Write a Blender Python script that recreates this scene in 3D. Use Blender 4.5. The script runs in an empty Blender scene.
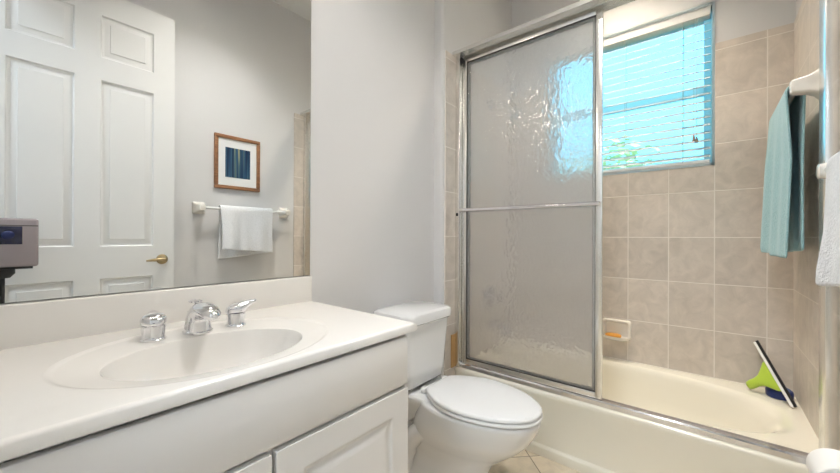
import bpy, bmesh, math, random
from mathutils import Vector, Matrix

random.seed(4)
sc = bpy.context.scene
COL = sc.collection
PI = math.pi

# ------------------------------------------------------------------ camera, world, lights, exposure
EYE = 1.08
YAW, PITCH, ROLL = 0.6874, 0.0021, 0.0041
fw = Vector((math.cos(YAW) * math.cos(PITCH), math.sin(YAW) * math.cos(PITCH), math.sin(PITCH)))
rt = Vector((math.sin(YAW), -math.cos(YAW), 0))
up = rt.cross(fw)
r2 = rt * math.cos(ROLL) + up * math.sin(ROLL)
u2 = -rt * math.sin(ROLL) + up * math.cos(ROLL)
cam_data = bpy.data.cameras.new('camera')
cam_data.sensor_width = 36.0
cam_data.lens = 36.0 * 350.0 / 840.0
cam_data.clip_start = 0.005
cam = bpy.data.objects.new('view_camera', cam_data)
cam.matrix_world = Matrix(((r2.x, u2.x, -fw.x, 0), (r2.y, u2.y, -fw.y, 0), (r2.z, u2.z, -fw.z, EYE), (0, 0, 0, 1)))
COL.objects.link(cam)
sc.camera = cam

world = bpy.data.worlds.new('sky')
sc.world = world
world.use_nodes = True
wn = world.node_tree
wbg = wn.nodes['Background']
wbg.inputs['Color'].default_value = (0.18, 0.72, 1.10, 1)
wbg.inputs['Strength'].default_value = 2.4

sun = bpy.data.lights.new('sun', 'SUN')
sun.energy = 7.0
sun.angle = 0.01
sun.color = (1.0, 0.95, 0.85)
sun_o = bpy.data.objects.new('sun', sun)
sun_o.rotation_euler = (0, math.radians(-42), 0)
COL.objects.link(sun_o)


def portal(name, loc, rot, sx, sy):
    l = bpy.data.lights.new(name, 'AREA')
    l.shape = 'RECTANGLE'
    l.size, l.size_y = sx, sy
    l.cycles.is_portal = True
    o = bpy.data.objects.new(name, l)
    o.location, o.rotation_euler = loc, rot
    COL.objects.link(o)


portal('window_sky_portal', (2.64, 0.425, 1.925), (0, PI / 2, 0), 0.9, 0.92)

vs = sc.view_settings
vs.view_transform = 'Standard'
vs.look = 'None'
vs.gamma = 1.0
vs.use_curve_mapping = False
vs.exposure = 0.45
BULB = 46.0        # vanity globes
ROOM_FILL = 80.0         # added fill lamp on the bathroom ceiling, out of view
TUB_FILL = 164.0          # added fill lamp above the tub, out of view
HALL_FILL = 29.0         # added fill lamp in the unseen hall
sc.cycles.max_bounces = 14
sc.cycles.glossy_bounces = 6
sc.cycles.transmission_bounces = 10
sc.cycles.transparent_max_bounces = 12
sc.cycles.sample_clamp_indirect = 6.0
sc.cycles.use_denoising = True
sc.cycles.blur_glossy = 0.6

# ------------------------------------------------------------------ materials
def new_mat(name):
    m = bpy.data.materials.new(name)
    m.use_nodes = True
    return m, m.node_tree.nodes, m.node_tree.links, m.node_tree.nodes['Principled BSDF']


def simple(name, col, rough=0.5, metal=0.0, mottle=0.0, mscale=6.0, bump=0.0, bscale=60.0, spec=0.5, coat=0.0):
    m, n, l, b = new_mat(name)
    b.inputs['Base Color'].default_value = (*col, 1)
    b.inputs['Roughness'].default_value = rough
    b.inputs['Metallic'].default_value = metal
    b.inputs['Specular IOR Level'].default_value = spec
    b.inputs['Coat Weight'].default_value = coat
    tc = n.new('ShaderNodeTexCoord')
    nz = n.new('ShaderNodeTexNoise')
    nz.inputs['Scale'].default_value = mscale
    nz.inputs['Detail'].default_value = 4
    l.new(tc.outputs['Object'], nz.inputs['Vector'])
    mx = n.new('ShaderNodeMix')
    mx.data_type = 'RGBA'
    mx.inputs['A'].default_value = (*[c * (1 - mottle) for c in col], 1)
    mx.inputs['B'].default_value = (*[min(1, c * (1 + mottle)) for c in col], 1)
    l.new(nz.outputs['Fac'], mx.inputs['Factor'])
    l.new(mx.outputs['Result'], b.inputs['Base Color'])
    if bump:
        n2 = n.new('ShaderNodeTexNoise')
        n2.inputs['Scale'].default_value = bscale
        n2.inputs['Detail'].default_value = 3
        l.new(tc.outputs['Object'], n2.inputs['Vector'])
        bp = n.new('ShaderNodeBump')
        bp.inputs['Strength'].default_value = bump
        bp.inputs['Distance'].default_value = 0.004
        l.new(n2.outputs['Fac'], bp.inputs['Height'])
        l.new(bp.outputs['Normal'], b.inputs['Normal'])
    return m


def tile_mat(name, ua, uoff, w, voff, h, va='Z', col=(0.68, 0.61, 0.54), grout=(0.86, 0.81, 0.75), rot=0.0, g=0.0022, gap_soft=0.0012):
    """rectangular tile grid with pale joints and a cloudy travertine body, in the wall's own coordinates"""
    m, n, l, b = new_mat(name)
    tc = n.new('ShaderNodeTexCoord')
    mp = n.new('ShaderNodeMapping')
    mp.inputs['Rotation'].default_value = (0, 0, rot)
    l.new(tc.outputs['Object'], mp.inputs['Vector'])
    sp = n.new('ShaderNodeSeparateXYZ')
    l.new(mp.outputs['Vector'], sp.inputs[0])

    def math_(op, a, bb=None):
        q = n.new('ShaderNodeMath')
        q.operation = op
        for i, v in enumerate((a, bb)):
            if v is None:
                continue
            if isinstance(v, (int, float)):
                q.inputs[i].default_value = v
            else:
                l.new(v, q.inputs[i])
        return q.outputs[0]
    masks, ids = [], []
    for ax, off, size in ((ua, uoff, w), (va, voff, h)):
        t = math_('DIVIDE', math_('SUBTRACT', sp.outputs[ax], off), size)
        ids.append(math_('FLOOR', t))
        fr = math_('FRACT', t)
        d = math_('MINIMUM', fr, math_('SUBTRACT', 1.0, fr))
        d = math_('MULTIPLY', d, size)
        q = n.new('ShaderNodeMapRange')
        q.inputs['From Min'].default_value = g - gap_soft
        q.inputs['From Max'].default_value = g + gap_soft
        l.new(d, q.inputs['Value'])
        masks.append(q.outputs['Result'])
    body = math_('MINIMUM', masks[0], masks[1])
    cid = n.new('ShaderNodeCombineXYZ')
    l.new(ids[0], cid.inputs[0])
    l.new(ids[1], cid.inputs[1])
    wh = n.new('ShaderNodeTexWhiteNoise')
    l.new(cid.outputs[0], wh.inputs['Vector'])
    add = n.new('ShaderNodeVectorMath')
    add.operation = 'MULTIPLY_ADD'
    l.new(wh.outputs['Color'], add.inputs[0])
    add.inputs[1].default_value = (7, 7, 7)
    l.new(tc.outputs['Object'], add.inputs[2])
    nz = n.new('ShaderNodeTexNoise')
    nz.inputs['Scale'].default_value = 14
    nz.inputs['Detail'].default_value = 6
    nz.inputs['Roughness'].default_value = 0.62
    nz.inputs['Distortion'].default_value = 0.7
    l.new(add.outputs[0], nz.inputs['Vector'])
    rp = n.new('ShaderNodeValToRGB')
    rp.color_ramp.elements[0].position = 0.3
    rp.color_ramp.elements[0].color = (*[c * 0.86 for c in col], 1)
    rp.color_ramp.elements[1].position = 0.72
    rp.color_ramp.elements[1].color = (*[min(1, c * 1.1) for c in col], 1)
    l.new(nz.outputs['Fac'], rp.inputs['Fac'])
    vr = n.new('ShaderNodeMapRange')
    vr.inputs['To Min'].default_value = 0.95
    vr.inputs['To Max'].default_value = 1.04
    l.new(wh.outputs['Value'], vr.inputs['Value'])
    sc_ = n.new('ShaderNodeVectorMath')
    sc_.operation = 'SCALE'
    l.new(rp.outputs['Color'], sc_.inputs[0])
    l.new(vr.outputs['Result'], sc_.inputs['Scale'])
    mx = n.new('ShaderNodeMix')
    mx.data_type = 'RGBA'
    mx.inputs['A'].default_value = (*grout, 1)
    l.new(sc_.outputs[0], mx.inputs['B'])
    l.new(body, mx.inputs['Factor'])
    l.new(mx.outputs['Result'], b.inputs['Base Color'])
    rr = n.new('ShaderNodeMapRange')
    rr.inputs['To Min'].default_value = 0.8
    rr.inputs['To Max'].default_value = 0.33
    l.new(body, rr.inputs['Value'])
    l.new(rr.outputs['Result'], b.inputs['Roughness'])
    bp = n.new('ShaderNodeBump')
    bp.inputs['Strength'].default_value = 0.5
    bp.inputs['Distance'].default_value = 0.0015
    l.new(body, bp.inputs['Height'])
    l.new(bp.outputs['Normal'], b.inputs['Normal'])
    return m


def emit(name, col, strength):
    m, n, l, b = new_mat(name)
    b.inputs['Base Color'].default_value = (0.9, 0.9, 0.88, 1)
    b.inputs['Emission Color'].default_value = (*col, 1)
    b.inputs['Emission Strength'].default_value = strength
    return m


def clear_glass(name, tint=(0.96, 0.99, 0.98)):
    m, n, l, b = new_mat(name)
    out = n['Material Output']
    tr = n.new('ShaderNodeBsdfTransparent')
    tr.inputs['Color'].default_value = (*tint, 1)
    gl = n.new('ShaderNodeBsdfGlossy')
    gl.inputs['Roughness'].default_value = 0.02
    fr = n.new('ShaderNodeFresnel')
    fr.inputs['IOR'].default_value = 1.45
    mx = n.new('ShaderNodeMixShader')
    l.new(fr.outputs[0], mx.inputs[0])
    l.new(tr.outputs[0], mx.inputs[1])
    l.new(gl.outputs[0], mx.inputs[2])
    l.new(mx.outputs[0], out.inputs['Surface'])
    n.remove(b)
    return m


def obscure_glass(name, rough=0.085, amt=0.9, haze=0.25):
    """pebbled privacy glass: refracting slab with a hammered surface"""
    m, n, l, b = new_mat(name)
    b.inputs['Base Color'].default_value = (1, 1, 1, 1)
    b.inputs['Transmission Weight'].default_value = 1.0
    b.inputs['Roughness'].default_value = rough
    b.inputs['IOR'].default_value = 1.45
    tc = n.new('ShaderNodeTexCoord')
    mp = n.new('ShaderNodeMapping')
    mp.inputs['Scale'].default_value = (1, 1, 0.8)
    l.new(tc.outputs['Object'], mp.inputs['Vector'])
    nz = n.new('ShaderNodeTexNoise')
    nz.inputs['Scale'].default_value = 26
    nz.inputs['Detail'].default_value = 2
    l.new(mp.outputs[0], nz.inputs['Vector'])
    vo = n.new('ShaderNodeTexVoronoi')
    vo.feature = 'SMOOTH_F1'
    vo.inputs['Scale'].default_value = 58
    mv = n.new('ShaderNodeVectorMath')
    mv.operation = 'MULTIPLY_ADD'
    l.new(nz.outputs['Color'], mv.inputs[0])
    mv.inputs[1].default_value = (0.03, 0.03, 0.03)
    l.new(mp.outputs[0], mv.inputs[2])
    l.new(mv.outputs[0], vo.inputs['Vector'])
    bp = n.new('ShaderNodeBump')
    bp.inputs['Strength'].default_value = amt
    bp.inputs['Distance'].default_value = 0.004
    l.new(vo.outputs['Distance'], bp.inputs['Height'])
    l.new(bp.outputs['Normal'], b.inputs['Normal'])
    b.inputs['Coat Weight'].default_value = 1.0
    b.inputs['Coat Roughness'].default_value = 0.05
    l.new(bp.outputs['Normal'], b.inputs['Coat Normal'])
    out = n['Material Output']
    df = n.new('ShaderNodeBsdfDiffuse')
    df.inputs['Color'].default_value = (0.85, 0.87, 0.88, 1)
    tl = n.new('ShaderNodeBsdfTranslucent')
    tl.inputs['Color'].default_value = (0.92, 0.94, 0.95, 1)
    for q in (df, tl):
        l.new(bp.outputs['Normal'], q.inputs['Normal'])
    hz = n.new('ShaderNodeMixShader')
    hz.inputs[0].default_value = 0.6
    l.new(df.outputs[0], hz.inputs[1])
    l.new(tl.outputs[0], hz.inputs[2])
    mx = n.new('ShaderNodeMixShader')
    mx.inputs[0].default_value = haze
    l.new(b.outputs[0], mx.inputs[1])
    l.new(hz.outputs[0], mx.inputs[2])
    l.new(mx.outputs[0], out.inputs['Surface'])
    return m


def translucent(name, col, fac):
    m, n, l, b = new_mat(name)
    out = n['Material Output']
    b.inputs['Base Color'].default_value = (*col, 1)
    b.inputs['Roughness'].default_value = 0.4
    t = n.new('ShaderNodeBsdfTranslucent')
    t.inputs['Color'].default_value = (*col, 1)
    mx = n.new('ShaderNodeMixShader')
    mx.inputs[0].default_value = fac
    l.new(b.outputs[0], mx.inputs[1])
    l.new(t.outputs[0], mx.inputs[2])
    l.new(mx.outputs[0], out.inputs['Surface'])
    return m


def terry(name, col, col2=None):
    m, n, l, b = new_mat(name)
    b.inputs['Roughness'].default_value = 0.95
    b.inputs['Sheen Weight'].default_value = 0.25
    tc = n.new('ShaderNodeTexCoord')
    nz = n.new('ShaderNodeTexNoise')
    nz.inputs['Scale'].default_value = 170
    nz.inputs['Detail'].default_value = 2
    l.new(tc.outputs['Object'], nz.inputs['Vector'])
    mx = n.new('ShaderNodeMix')
    mx.data_type = 'RGBA'
    mx.inputs['A'].default_value = (*[c * 0.8 for c in col], 1)
    mx.inputs['B'].default_value = (*[min(1, c * 1.12) for c in col], 1)
    l.new(nz.outputs['Fac'], mx.inputs['Factor'])
    l.new(mx.outputs['Result'], b.inputs['Base Color'])
    bp = n.new('ShaderNodeBump')
    bp.inputs['Strength'].default_value = 0.9
    bp.inputs['Distance'].default_value = 0.004
    l.new(nz.outputs['Fac'], bp.inputs['Height'])
    l.new(bp.outputs['Normal'], b.inputs['Normal'])
    return m


def wood(name, c1, c2, axis_scale=(6, 60, 60)):
    m, n, l, b = new_mat(name)
    b.inputs['Roughness'].default_value = 0.42
    tc = n.new('ShaderNodeTexCoord')
    mp = n.new('ShaderNodeMapping')
    mp.inputs['Scale'].default_value = axis_scale
    l.new(tc.outputs['Object'], mp.inputs['Vector'])
    nz = n.new('ShaderNodeTexNoise')
    nz.inputs['Scale'].default_value = 1.5
    nz.inputs['Detail'].default_value = 5
    nz.inputs['Distortion'].default_value = 0.6
    l.new(mp.outputs[0], nz.inputs['Vector'])
    rp = n.new('ShaderNodeValToRGB')
    rp.color_ramp.elements[0].position = 0.3
    rp.color_ramp.elements[0].color = (*c1, 1)
    rp.color_ramp.elements[1].position = 0.7
    rp.color_ramp.elements[1].color = (*c2, 1)
    l.new(nz.outputs['Fac'], rp.inputs['Fac'])
    l.new(rp.outputs['Color'], b.inputs['Base Color'])
    return m


def forest_print(name, x0, x1):
    """a dusk wood: pale trunks as vertical bars over deep blue"""
    m, n, l, b = new_mat(name)
    b.inputs['Roughness'].default_value = 0.25
    tc = n.new('ShaderNodeTexCoord')
    mp = n.new('ShaderNodeMapping')
    mp.inputs['Scale'].default_value = (75, 75, 1.1)
    l.new(tc.outputs['Object'], mp.inputs['Vector'])
    nz = n.new('ShaderNodeTexNoise')
    nz.inputs['Scale'].default_value = 1.0
    nz.inputs['Detail'].default_value = 3
    nz.inputs['Distortion'].default_value = 0.25
    l.new(mp.outputs[0], nz.inputs['Vector'])
    rp = n.new('ShaderNodeValToRGB')
    e = rp.color_ramp.elements
    e[0].position, e[0].color = 0.36, (0.004, 0.010, 0.03, 1)
    e[1].position, e[1].color = 0.68, (0.60, 0.52, 0.24, 1)
    for p, c in ((0.45, (0.015, 0.04, 0.10)), (0.55, (0.03, 0.10, 0.17)), (0.62, (0.12, 0.18, 0.14))):
        q = e.new(p)
        q.color = (*c, 1)
    l.new(nz.outputs['Fac'], rp.inputs['Fac'])
    l.new(rp.outputs['Color'], b.inputs['Base Color'])
    return m


M = {}
M['paint'] = simple('wall_paint', (0.71, 0.70, 0.695), 0.7, mottle=0.015, bump=0.06, bscale=180)
M['ceiling'] = simple('ceiling_paint', (0.74, 0.74, 0.73), 0.9, bump=0.1, bscale=90)
M['trim'] = simple('trim_paint', (0.80, 0.79, 0.75), 0.35)
M['door'] = simple('door_paint', (0.80, 0.79, 0.77), 0.35, mottle=0.01)
M['floor'] = tile_mat('floor_tile', 'X', 0.712, 0.33, 0.02, 0.33, va='Y', col=(0.74, 0.64, 0.49), grout=(0.30, 0.24, 0.17), rot=PI / 4, g=0.0025)
TW, TH = 0.204, 0.254
M['tile_e'] = tile_mat('tile_window_wall', 'Y', -0.030, TW, 1.0863, TH)
M['tile_s'] = tile_mat('tile_towel_wall', 'X', 2.147, TW, 1.0863, TH)
M['tile_n'] = tile_mat('tile_plumbing_wall', 'X', 1.62, TW, 1.0863, TH)
M['marble'] = simple('cultured_marble', (0.84, 0.815, 0.775), 0.16, mottle=0.02, mscale=9, coat=0.3)
M['cabinet'] = simple('cabinet_white', (0.82, 0.80, 0.775), 0.38, mottle=0.008)
M['chrome'] = simple('chrome', (0.80, 0.80, 0.82), 0.09, 1.0)
M['alu'] = simple('brushed_aluminium', (0.84, 0.83, 0.80), 0.27, 0.94, mottle=0.03, mscale=40)
M['brass'] = simple('aged_brass', (0.42, 0.33, 0.19), 0.3, 1.0)
M['porcelain'] = simple('porcelain', (0.86, 0.855, 0.845), 0.12, coat=0.4)
M['seat'] = simple('seat_plastic', (0.87, 0.865, 0.855), 0.25)
M['tub'] = simple('tub_enamel', (0.87, 0.83, 0.71), 0.14, coat=0.4)
M['ceramic'] = simple('bone_ceramic', (0.84, 0.80, 0.73), 0.15, coat=0.4)
M['rubber'] = simple('black_rubber', (0.012, 0.012, 0.014), 0.55)
M['grime'] = simple('dark_gasket', (0.05, 0.045, 0.04), 0.6)
M['mirror'] = simple('mirror_silver', (0.90, 0.91, 0.90), 0.0, 1.0)
M['mirror_edge'] = simple('mirror_edge', (0.22, 0.24, 0.23), 0.4, 0.5)
M['vinyl'] = translucent('window_vinyl', (0.84, 0.89, 0.90), 0.88)  # strong translucency makes the frame glow, standing in for window glare
M['slat'] = translucent('blind_slat', (0.80, 0.80, 0.79), 0.03)
M['cord'] = simple('blind_cord', (0.55, 0.54, 0.5), 0.8)
M['tassel'] = simple('tassel_wood', (0.28, 0.22, 0.16), 0.5)
M['glass'] = clear_glass('window_glass')
M['frost'] = obscure_glass('obscure_glass')
M['frost_rear'] = obscure_glass('obscure_glass_rear', 0.07, 0.25, 0.06)
M['teal'] = terry('teal_terry', (0.33, 0.55, 0.60))
M['navy'] = terry('navy_terry', (0.010, 0.018, 0.13))
M['white_terry'] = terry('white_terry', (0.86, 0.86, 0.87))
M['paper'] = simple('tissue_paper', (0.88, 0.88, 0.87), 0.9, bump=0.2, bscale=220)
M['card'] = simple('cardboard_core', (0.50, 0.40, 0.28), 0.9)
M['lime'] = simple('lime_plastic', (0.45, 0.62, 0.07), 0.3)
M['white_plastic'] = simple('white_plastic', (0.8, 0.8, 0.78), 0.35)
M['navy_plastic'] = simple('navy_plastic', (0.012, 0.028, 0.15), 0.3)
M['bristle'] = simple('blue_grey_sponge', (0.10, 0.14, 0.27), 0.9, mottle=0.7, mscale=110, bump=0.9, bscale=190)
M['soap'] = simple('orange_soap', (0.78, 0.37, 0.05), 0.35, mottle=0.08, mscale=30)
M['caulk'] = simple('tan_edge_strip', (0.50, 0.30, 0.12), 0.6, mottle=0.15, mscale=30)
M['oak'] = wood('oak_frame', (0.20, 0.085, 0.035), (0.36, 0.17, 0.075))
M['mat_board'] = simple('mat_board', (0.83, 0.83, 0.82), 0.8)
M['cam_body'] = simple('silver_camera_shell', (0.36, 0.31, 0.32), 0.3, 0.35)
M['cam_dark'] = simple('camera_window', (0.012, 0.014, 0.04), 0.06)
M['lens'] = simple('lens_glass', (0.012, 0.02, 0.09), 0.05, 0.0)
M['bulb'] = emit('warm_globe', (1.0, 0.92, 0.82), BULB)
M['dome'] = emit('ceiling_dome', (1.0, 0.98, 0.95), ROOM_FILL)
M['dome_shower'] = emit('shower_dome', (1.0, 0.87, 0.71), TUB_FILL)
M['dome_hall'] = emit('hall_dome', (0.76, 0.88, 1.0), HALL_FILL)
M['leaf'] = simple('hedge_leaf', (0.56, 0.62, 0.34), 0.6, mottle=0.35, mscale=5)
M['bark'] = simple('bark', (0.16, 0.11, 0.07), 0.9)
M['lawn'] = simple('lawn', (0.16, 0.22, 0.07), 0.9, mottle=0.3)

# ------------------------------------------------------------------ mesh helpers
class MB:
    def __init__(self):
        self.bm = bmesh.new()
        self.smooth = False

    def box(self, x0, x1, y0, y1, z0, z1, bev=0.0, seg=2):
        t = bmesh.new()
        r = bmesh.ops.create_cube(t, size=1)
        bmesh.ops.scale(t, vec=(x1 - x0, y1 - y0, z1 - z0), verts=r['verts'])
        bmesh.ops.translate(t, vec=((x0 + x1) / 2, (y0 + y1) / 2, (z0 + z1) / 2), verts=r['verts'])
        if bev:
            bmesh.ops.bevel(t, geom=list(t.edges), offset=bev, segments=seg, affect='EDGES', profile=0.5)
        self.merge(t)
        return self

    def merge(self, t, mat=None):
        if mat is not None:
            bmesh.ops.transform(t, matrix=mat, verts=t.verts)
        me = bpy.data.meshes.new('tmp')
        t.to_mesh(me)
        t.free()
        self.bm.from_mesh(me)
        bpy.data.meshes.remove(me)

    def loft(self, loops, cap0=True, cap1=True, closed=True):
        """loops: equal-length lists of points"""
        rows = [[self.bm.verts.new(p) for p in lp] for lp in loops]
        n = len(rows[0])
        for a, b in zip(rows, rows[1:]):
            for i in range(n if closed else n - 1):
                j = (i + 1) % n
                try:
                    self.bm.faces.new((a[i], a[j], b[j], b[i]))
                except ValueError:
                    pass
        if cap0 and closed:
            self.bm.faces.new(list(reversed(rows[0])))
        if cap1 and closed:
            self.bm.faces.new(rows[-1])
        return self

    def tube(self, pts, rad, seg=14, caps=True):
        pts = [Vector(p) for p in pts]
        rads = rad if isinstance(rad, (list, tuple)) else [rad] * len(pts)
        t0 = (pts[1] - pts[0]).normalized()
        ref = Vector((0, 0, 1)) if abs(t0.z) < 0.9 else Vector((1, 0, 0))
        nrm = t0.cross(ref).normalized()
        loops = []
        for i, p in enumerate(pts):
            t = (pts[min(i + 1, len(pts) - 1)] - pts[max(i - 1, 0)]).normalized()
            nrm = (nrm - t * nrm.dot(t)).normalized()
            b = t.cross(nrm)
            loops.append([p + (nrm * math.cos(2 * PI * k / seg) + b * math.sin(2 * PI * k / seg)) * rads[i] for k in range(seg)])
        return self.loft(loops, caps, caps)

    def lathe(self, prof, c, axis='Z', seg=32, sx=1.0, sy=1.0):
        """prof: (radius, height) along axis from c"""
        loops = []
        for r, h in prof:
            lp = []
            for k in range(seg):
                a = 2 * PI * k / seg
                u, v = r * math.cos(a) * sx, r * math.sin(a) * sy
                q = {'Z': (u, v, h), 'X': (h, u, v), 'Y': (v, h, u)}[axis]
                lp.append(Vector(c) + Vector(q))
            loops.append(lp)
        return self.loft(loops)

    def prism(self, poly, z0, z1):
        return self.loft([[(x, y, z0) for x, y in poly], [(x, y, z1) for x, y in poly]])

    def build(self, name, mat, parent=None, smooth=None, bevel=0.0, subsurf=0):
        bm = self.bm
        bmesh.ops.remove_doubles(bm, verts=bm.verts, dist=1e-6)
        bmesh.ops.recalc_face_normals(bm, faces=bm.faces)
        off = Vector((0, 0, 0))
        p = parent
        while p is not None:
            off += p.location
            p = p.parent
        if off.length:
            bmesh.ops.translate(bm, vec=-off, verts=bm.verts)
        me = bpy.data.meshes.new(name)
        bm.to_mesh(me)
        bm.free()
        o = bpy.data.objects.new(name, me)
        COL.objects.link(o)
        mats = mat if isinstance(mat, (list, tuple)) else [mat]
        for q in mats:
            me.materials.append(q)
        if parent is not None:
            o.parent = parent
        if bevel:
            md = o.modifiers.new('edge', 'BEVEL')
            md.width = bevel
            md.segments = 2
            md.limit_method = 'ANGLE'
            md.angle_limit = math.radians(40)
        if subsurf:
            md = o.modifiers.new('round', 'SUBSURF')
            md.levels = md.render_levels = subsurf
        if smooth is not None:
            for f in me.polygons:
                f.use_smooth = True
            if smooth < 180:
                me.set_sharp_from_angle(angle=math.radians(smooth))
        return o


def struct(o):
    o['kind'] = 'structure'
    return o


def thing(name, loc, label, cat, group=None):
    o = bpy.data.objects.new(name, None)
    o.empty_display_size = 0.05
    o.location = loc
    COL.objects.link(o)
    return tag(o, label, cat, group)


def tag(o, label, cat, group=None):
    o['label'] = label
    o['category'] = cat
    if group:
        o['group'] = group
    return o


def rbox_loop(cx, cy, hx, hy, r, z, n=8):
    """rounded rectangle, counter-clockwise"""
    pts = []
    r = min(r, hx, hy)
    for qx, qy, a0 in ((1, 1, 0), (-1, 1, PI / 2), (-1, -1, PI), (1, -1, 1.5 * PI)):
        for k in range(n + 1):
            a = a0 + (PI / 2) * k / n
            pts.append((cx + qx * (hx - r) + r * math.cos(a), cy + qy * (hy - r) + r * math.sin(a), z))
    return pts


def panel_slab(mb, x0, x1, z0, z1, yf, yb, xs, zs, loops):
    """a slab facing +Y or -Y (yf is the face) with moulded rectangular panels at columns xs and rows zs.
    loops: (inset, depth) from the face, the last one is filled."""
    s = -1 if yf > yb else 1
    bm = mb.bm
    ux = sorted({x0, x1, *[v for c in xs for v in c]})
    uz = sorted({z0, z1, *[v for c in zs for v in c]})

    def quad(a, b, c, d):
        bm.faces.new([bm.verts.new(p) for p in (a, b, c, d)])
    for i in range(len(ux) - 1):
        for j in range(len(uz) - 1):
            a, b, c, d = ux[i], ux[i + 1], uz[j], uz[j + 1]
            inx = any(abs(a - q[0]) < 1e-6 and abs(b - q[1]) < 1e-6 for q in xs)
            inz = any(abs(c - q[0]) < 1e-6 and abs(d - q[1]) < 1e-6 for q in zs)
            if not (inx and inz):
                quad((a, yf, c), (b, yf, c), (b, yf, d), (a, yf, d))
            else:
                prev = None
                for ins, dep in [(0, 0)] + loops:
                    y = yf + s * dep
                    cur = [(a + ins, y, c + ins), (b - ins, y, c + ins), (b - ins, y, d - ins), (a + ins, y, d - ins)]
                    if prev:
                        for k in range(4):
                            quad(prev[k], prev[(k + 1) % 4], cur[(k + 1) % 4], cur[k])
                    prev = cur
                quad(*prev)
    quad((x0, yb, z0), (x1, yb, z0), (x1, yb, z1), (x0, yb, z1))
    quad((x0, yf, z0), (x0, yb, z0), (x0, yb, z1), (x0, yf, z1))
    quad((x1, yf, z0), (x1, yb, z0), (x1, yb, z1), (x1, yf, z1))
    quad((x0, yf, z0), (x1, yf, z0), (x1, yb, z0), (x0, yb, z0))
    quad((x0, yf, z1), (x1, yf, z1), (x1, yb, z1), (x0, yb, z1))
    return mb


# ------------------------------------------------------------------ the room
YN, YS = 1.21, -0.334          # mirror wall, towel wall
XW, XE = -0.10, 2.485          # doorway wall, window wall (tile face)
YA = 1.1455                    # plumbing wall of the tub alcove
XJ = 1.598                     # where the mirror wall steps forward
ZC = 3.0                       # ceiling
TT = 2.14                      # top of the tile
RIM = 0.322                    # tub rim
WY0, WY1, WZ0, WZ1 = -0.03, 0.88, 1.48, 2.375   # window opening

m = MB(); m.box(-2.0, 2.62, -0.46, 1.33, -0.1, 0.0); struct(m.build('floor', M['floor']))
m = MB(); m.box(-2.0, 2.62, -0.46, 1.33, ZC, ZC + 0.1); struct(m.build('ceiling', M['ceiling']))

# mirror wall with the stepped, round-nosed corner beside the tub
r = 0.018
poly = [(-2.0, 1.33), (-2.0, YN), (XJ, YN)]
for k in range(7):
    a = PI + (PI / 2) * k / 6
    poly.append((XJ + r + r * math.cos(a), YA + 0.008 + r + r * math.sin(a)))
poly = poly[3:] + [(2.62, YA + 0.008), (2.62, 1.33), (XJ, 1.33)]
m = MB(); m.prism(poly, 0, ZC); struct(m.build('wall_alcove', M['paint'], smooth=35))
m = MB(); m.box(-2.0, XJ, YN, 1.33, 0, ZC); struct(m.build('wall_north', M['paint']))
m = MB(); m.box(-2.0, 2.62, -0.46, YS, 0, ZC); struct(m.build('wall_south', M['paint']))
m = MB()
ex0, ex1 = XE + 0.008, 2.62
m.box(ex0, ex1, YS, WY0, 0, ZC).box(ex0, ex1, WY1, YA + 0.008, 0, ZC).box(ex0, ex1, WY0, WY1, 0, WZ0).box(ex0, ex1, WY0, WY1, WZ1, ZC)
struct(m.build('wall_east', M['paint']))
# doorway wall
DY0, DY1, DZ = -0.262, 0.556, 2.485
m = MB()
m.box(-0.22, XW, YS, DY0, 0, ZC).box(-0.22, XW, DY1, YN, 0, ZC).box(-0.22, XW, DY0, DY1, DZ, ZC)
struct(m.build('wall_west', M['paint']))
m = MB(); m.box(-2.0, -1.88, YS, YN, 0, ZC); struct(m.build('wall_hall', M['paint']))

# tiled surround of the tub
m = MB()
m.box(XE, ex0, YS + 0.008, WY0, 0, TT).box(XE, ex0, WY0, WY1, 0, WZ0).box(XE, ex0, WY1, YA, 0, TT)
struct(m.build('wall_tile_east', M['tile_e']))
m = MB(); m.box(1.63, ex0, YS, YS + 0.008, 0, TT); struct(m.build('wall_tile_south', M['tile_s']))
m = MB(); m.box(1.622, ex0, YA, YA + 0.008, 0, TT); struct(m.build('wall_tile_north', M['tile_n']))
m = MB(); m.box(1.678, 1.722, YA - 0.006, YA, 0.325, 0.515, 0.002); struct(m.build('trim_1', M['caulk']))

# window: reveal, frame, two sashes, panes
wroot = thing('window_1', (2.56, 0.425, WZ0), '', '')
del wroot['label'], wroot['category']
struct(wroot)
m = MB()
for (a, b, c, d) in ((WY0, WY0 + 0.012, WZ0, WZ1), (WY1 - 0.012, WY1, WZ0, WZ1), (WY0, WY1, WZ1 - 0.012, WZ1), (WY0, WY1, WZ0, WZ0 + 0.014)):
    m.box(XE - 0.002, 2.62, a, b, c, d)
m.build('window_reveal', M['vinyl'], wroot)
m = MB()
fx0, fx1 = 2.565, 2.615
y0, y1, z0, z1 = WY0 + 0.012, WY1 - 0.012, WZ0 + 0.014, WZ1 - 0.012
m.box(fx0, fx1, y0, y0 + 0.035, z0, z1, 0.003).box(fx0, fx1, y1 - 0.035, y1, z0, z1, 0.003)
m.box(fx0, fx1, y0 + 0.03, y1 - 0.03, z0, z0 + 0.04, 0.003).box(fx0, fx1, y0 + 0.03, y1 - 0.03, z1 - 0.04, z1, 0.003)
m.build('window_frame', M['vinyl'], wroot)
zm = 1.925
m = MB(); m.box(2.56, 2.60, y0 + 0.03, y1 - 0.03, zm - 0.028, zm + 0.028, 0.004); m.build('meeting_rail', M['vinyl'], wroot)
for (a, b) in ((z0 + 0.04, zm - 0.028), (zm + 0.028, z1 - 0.04)):
    m = MB(); m.box(2.585, 2.589, y0 + 0.035, y1 - 0.035, a, b); m.build('window_pane', M['glass'], wroot)

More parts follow.
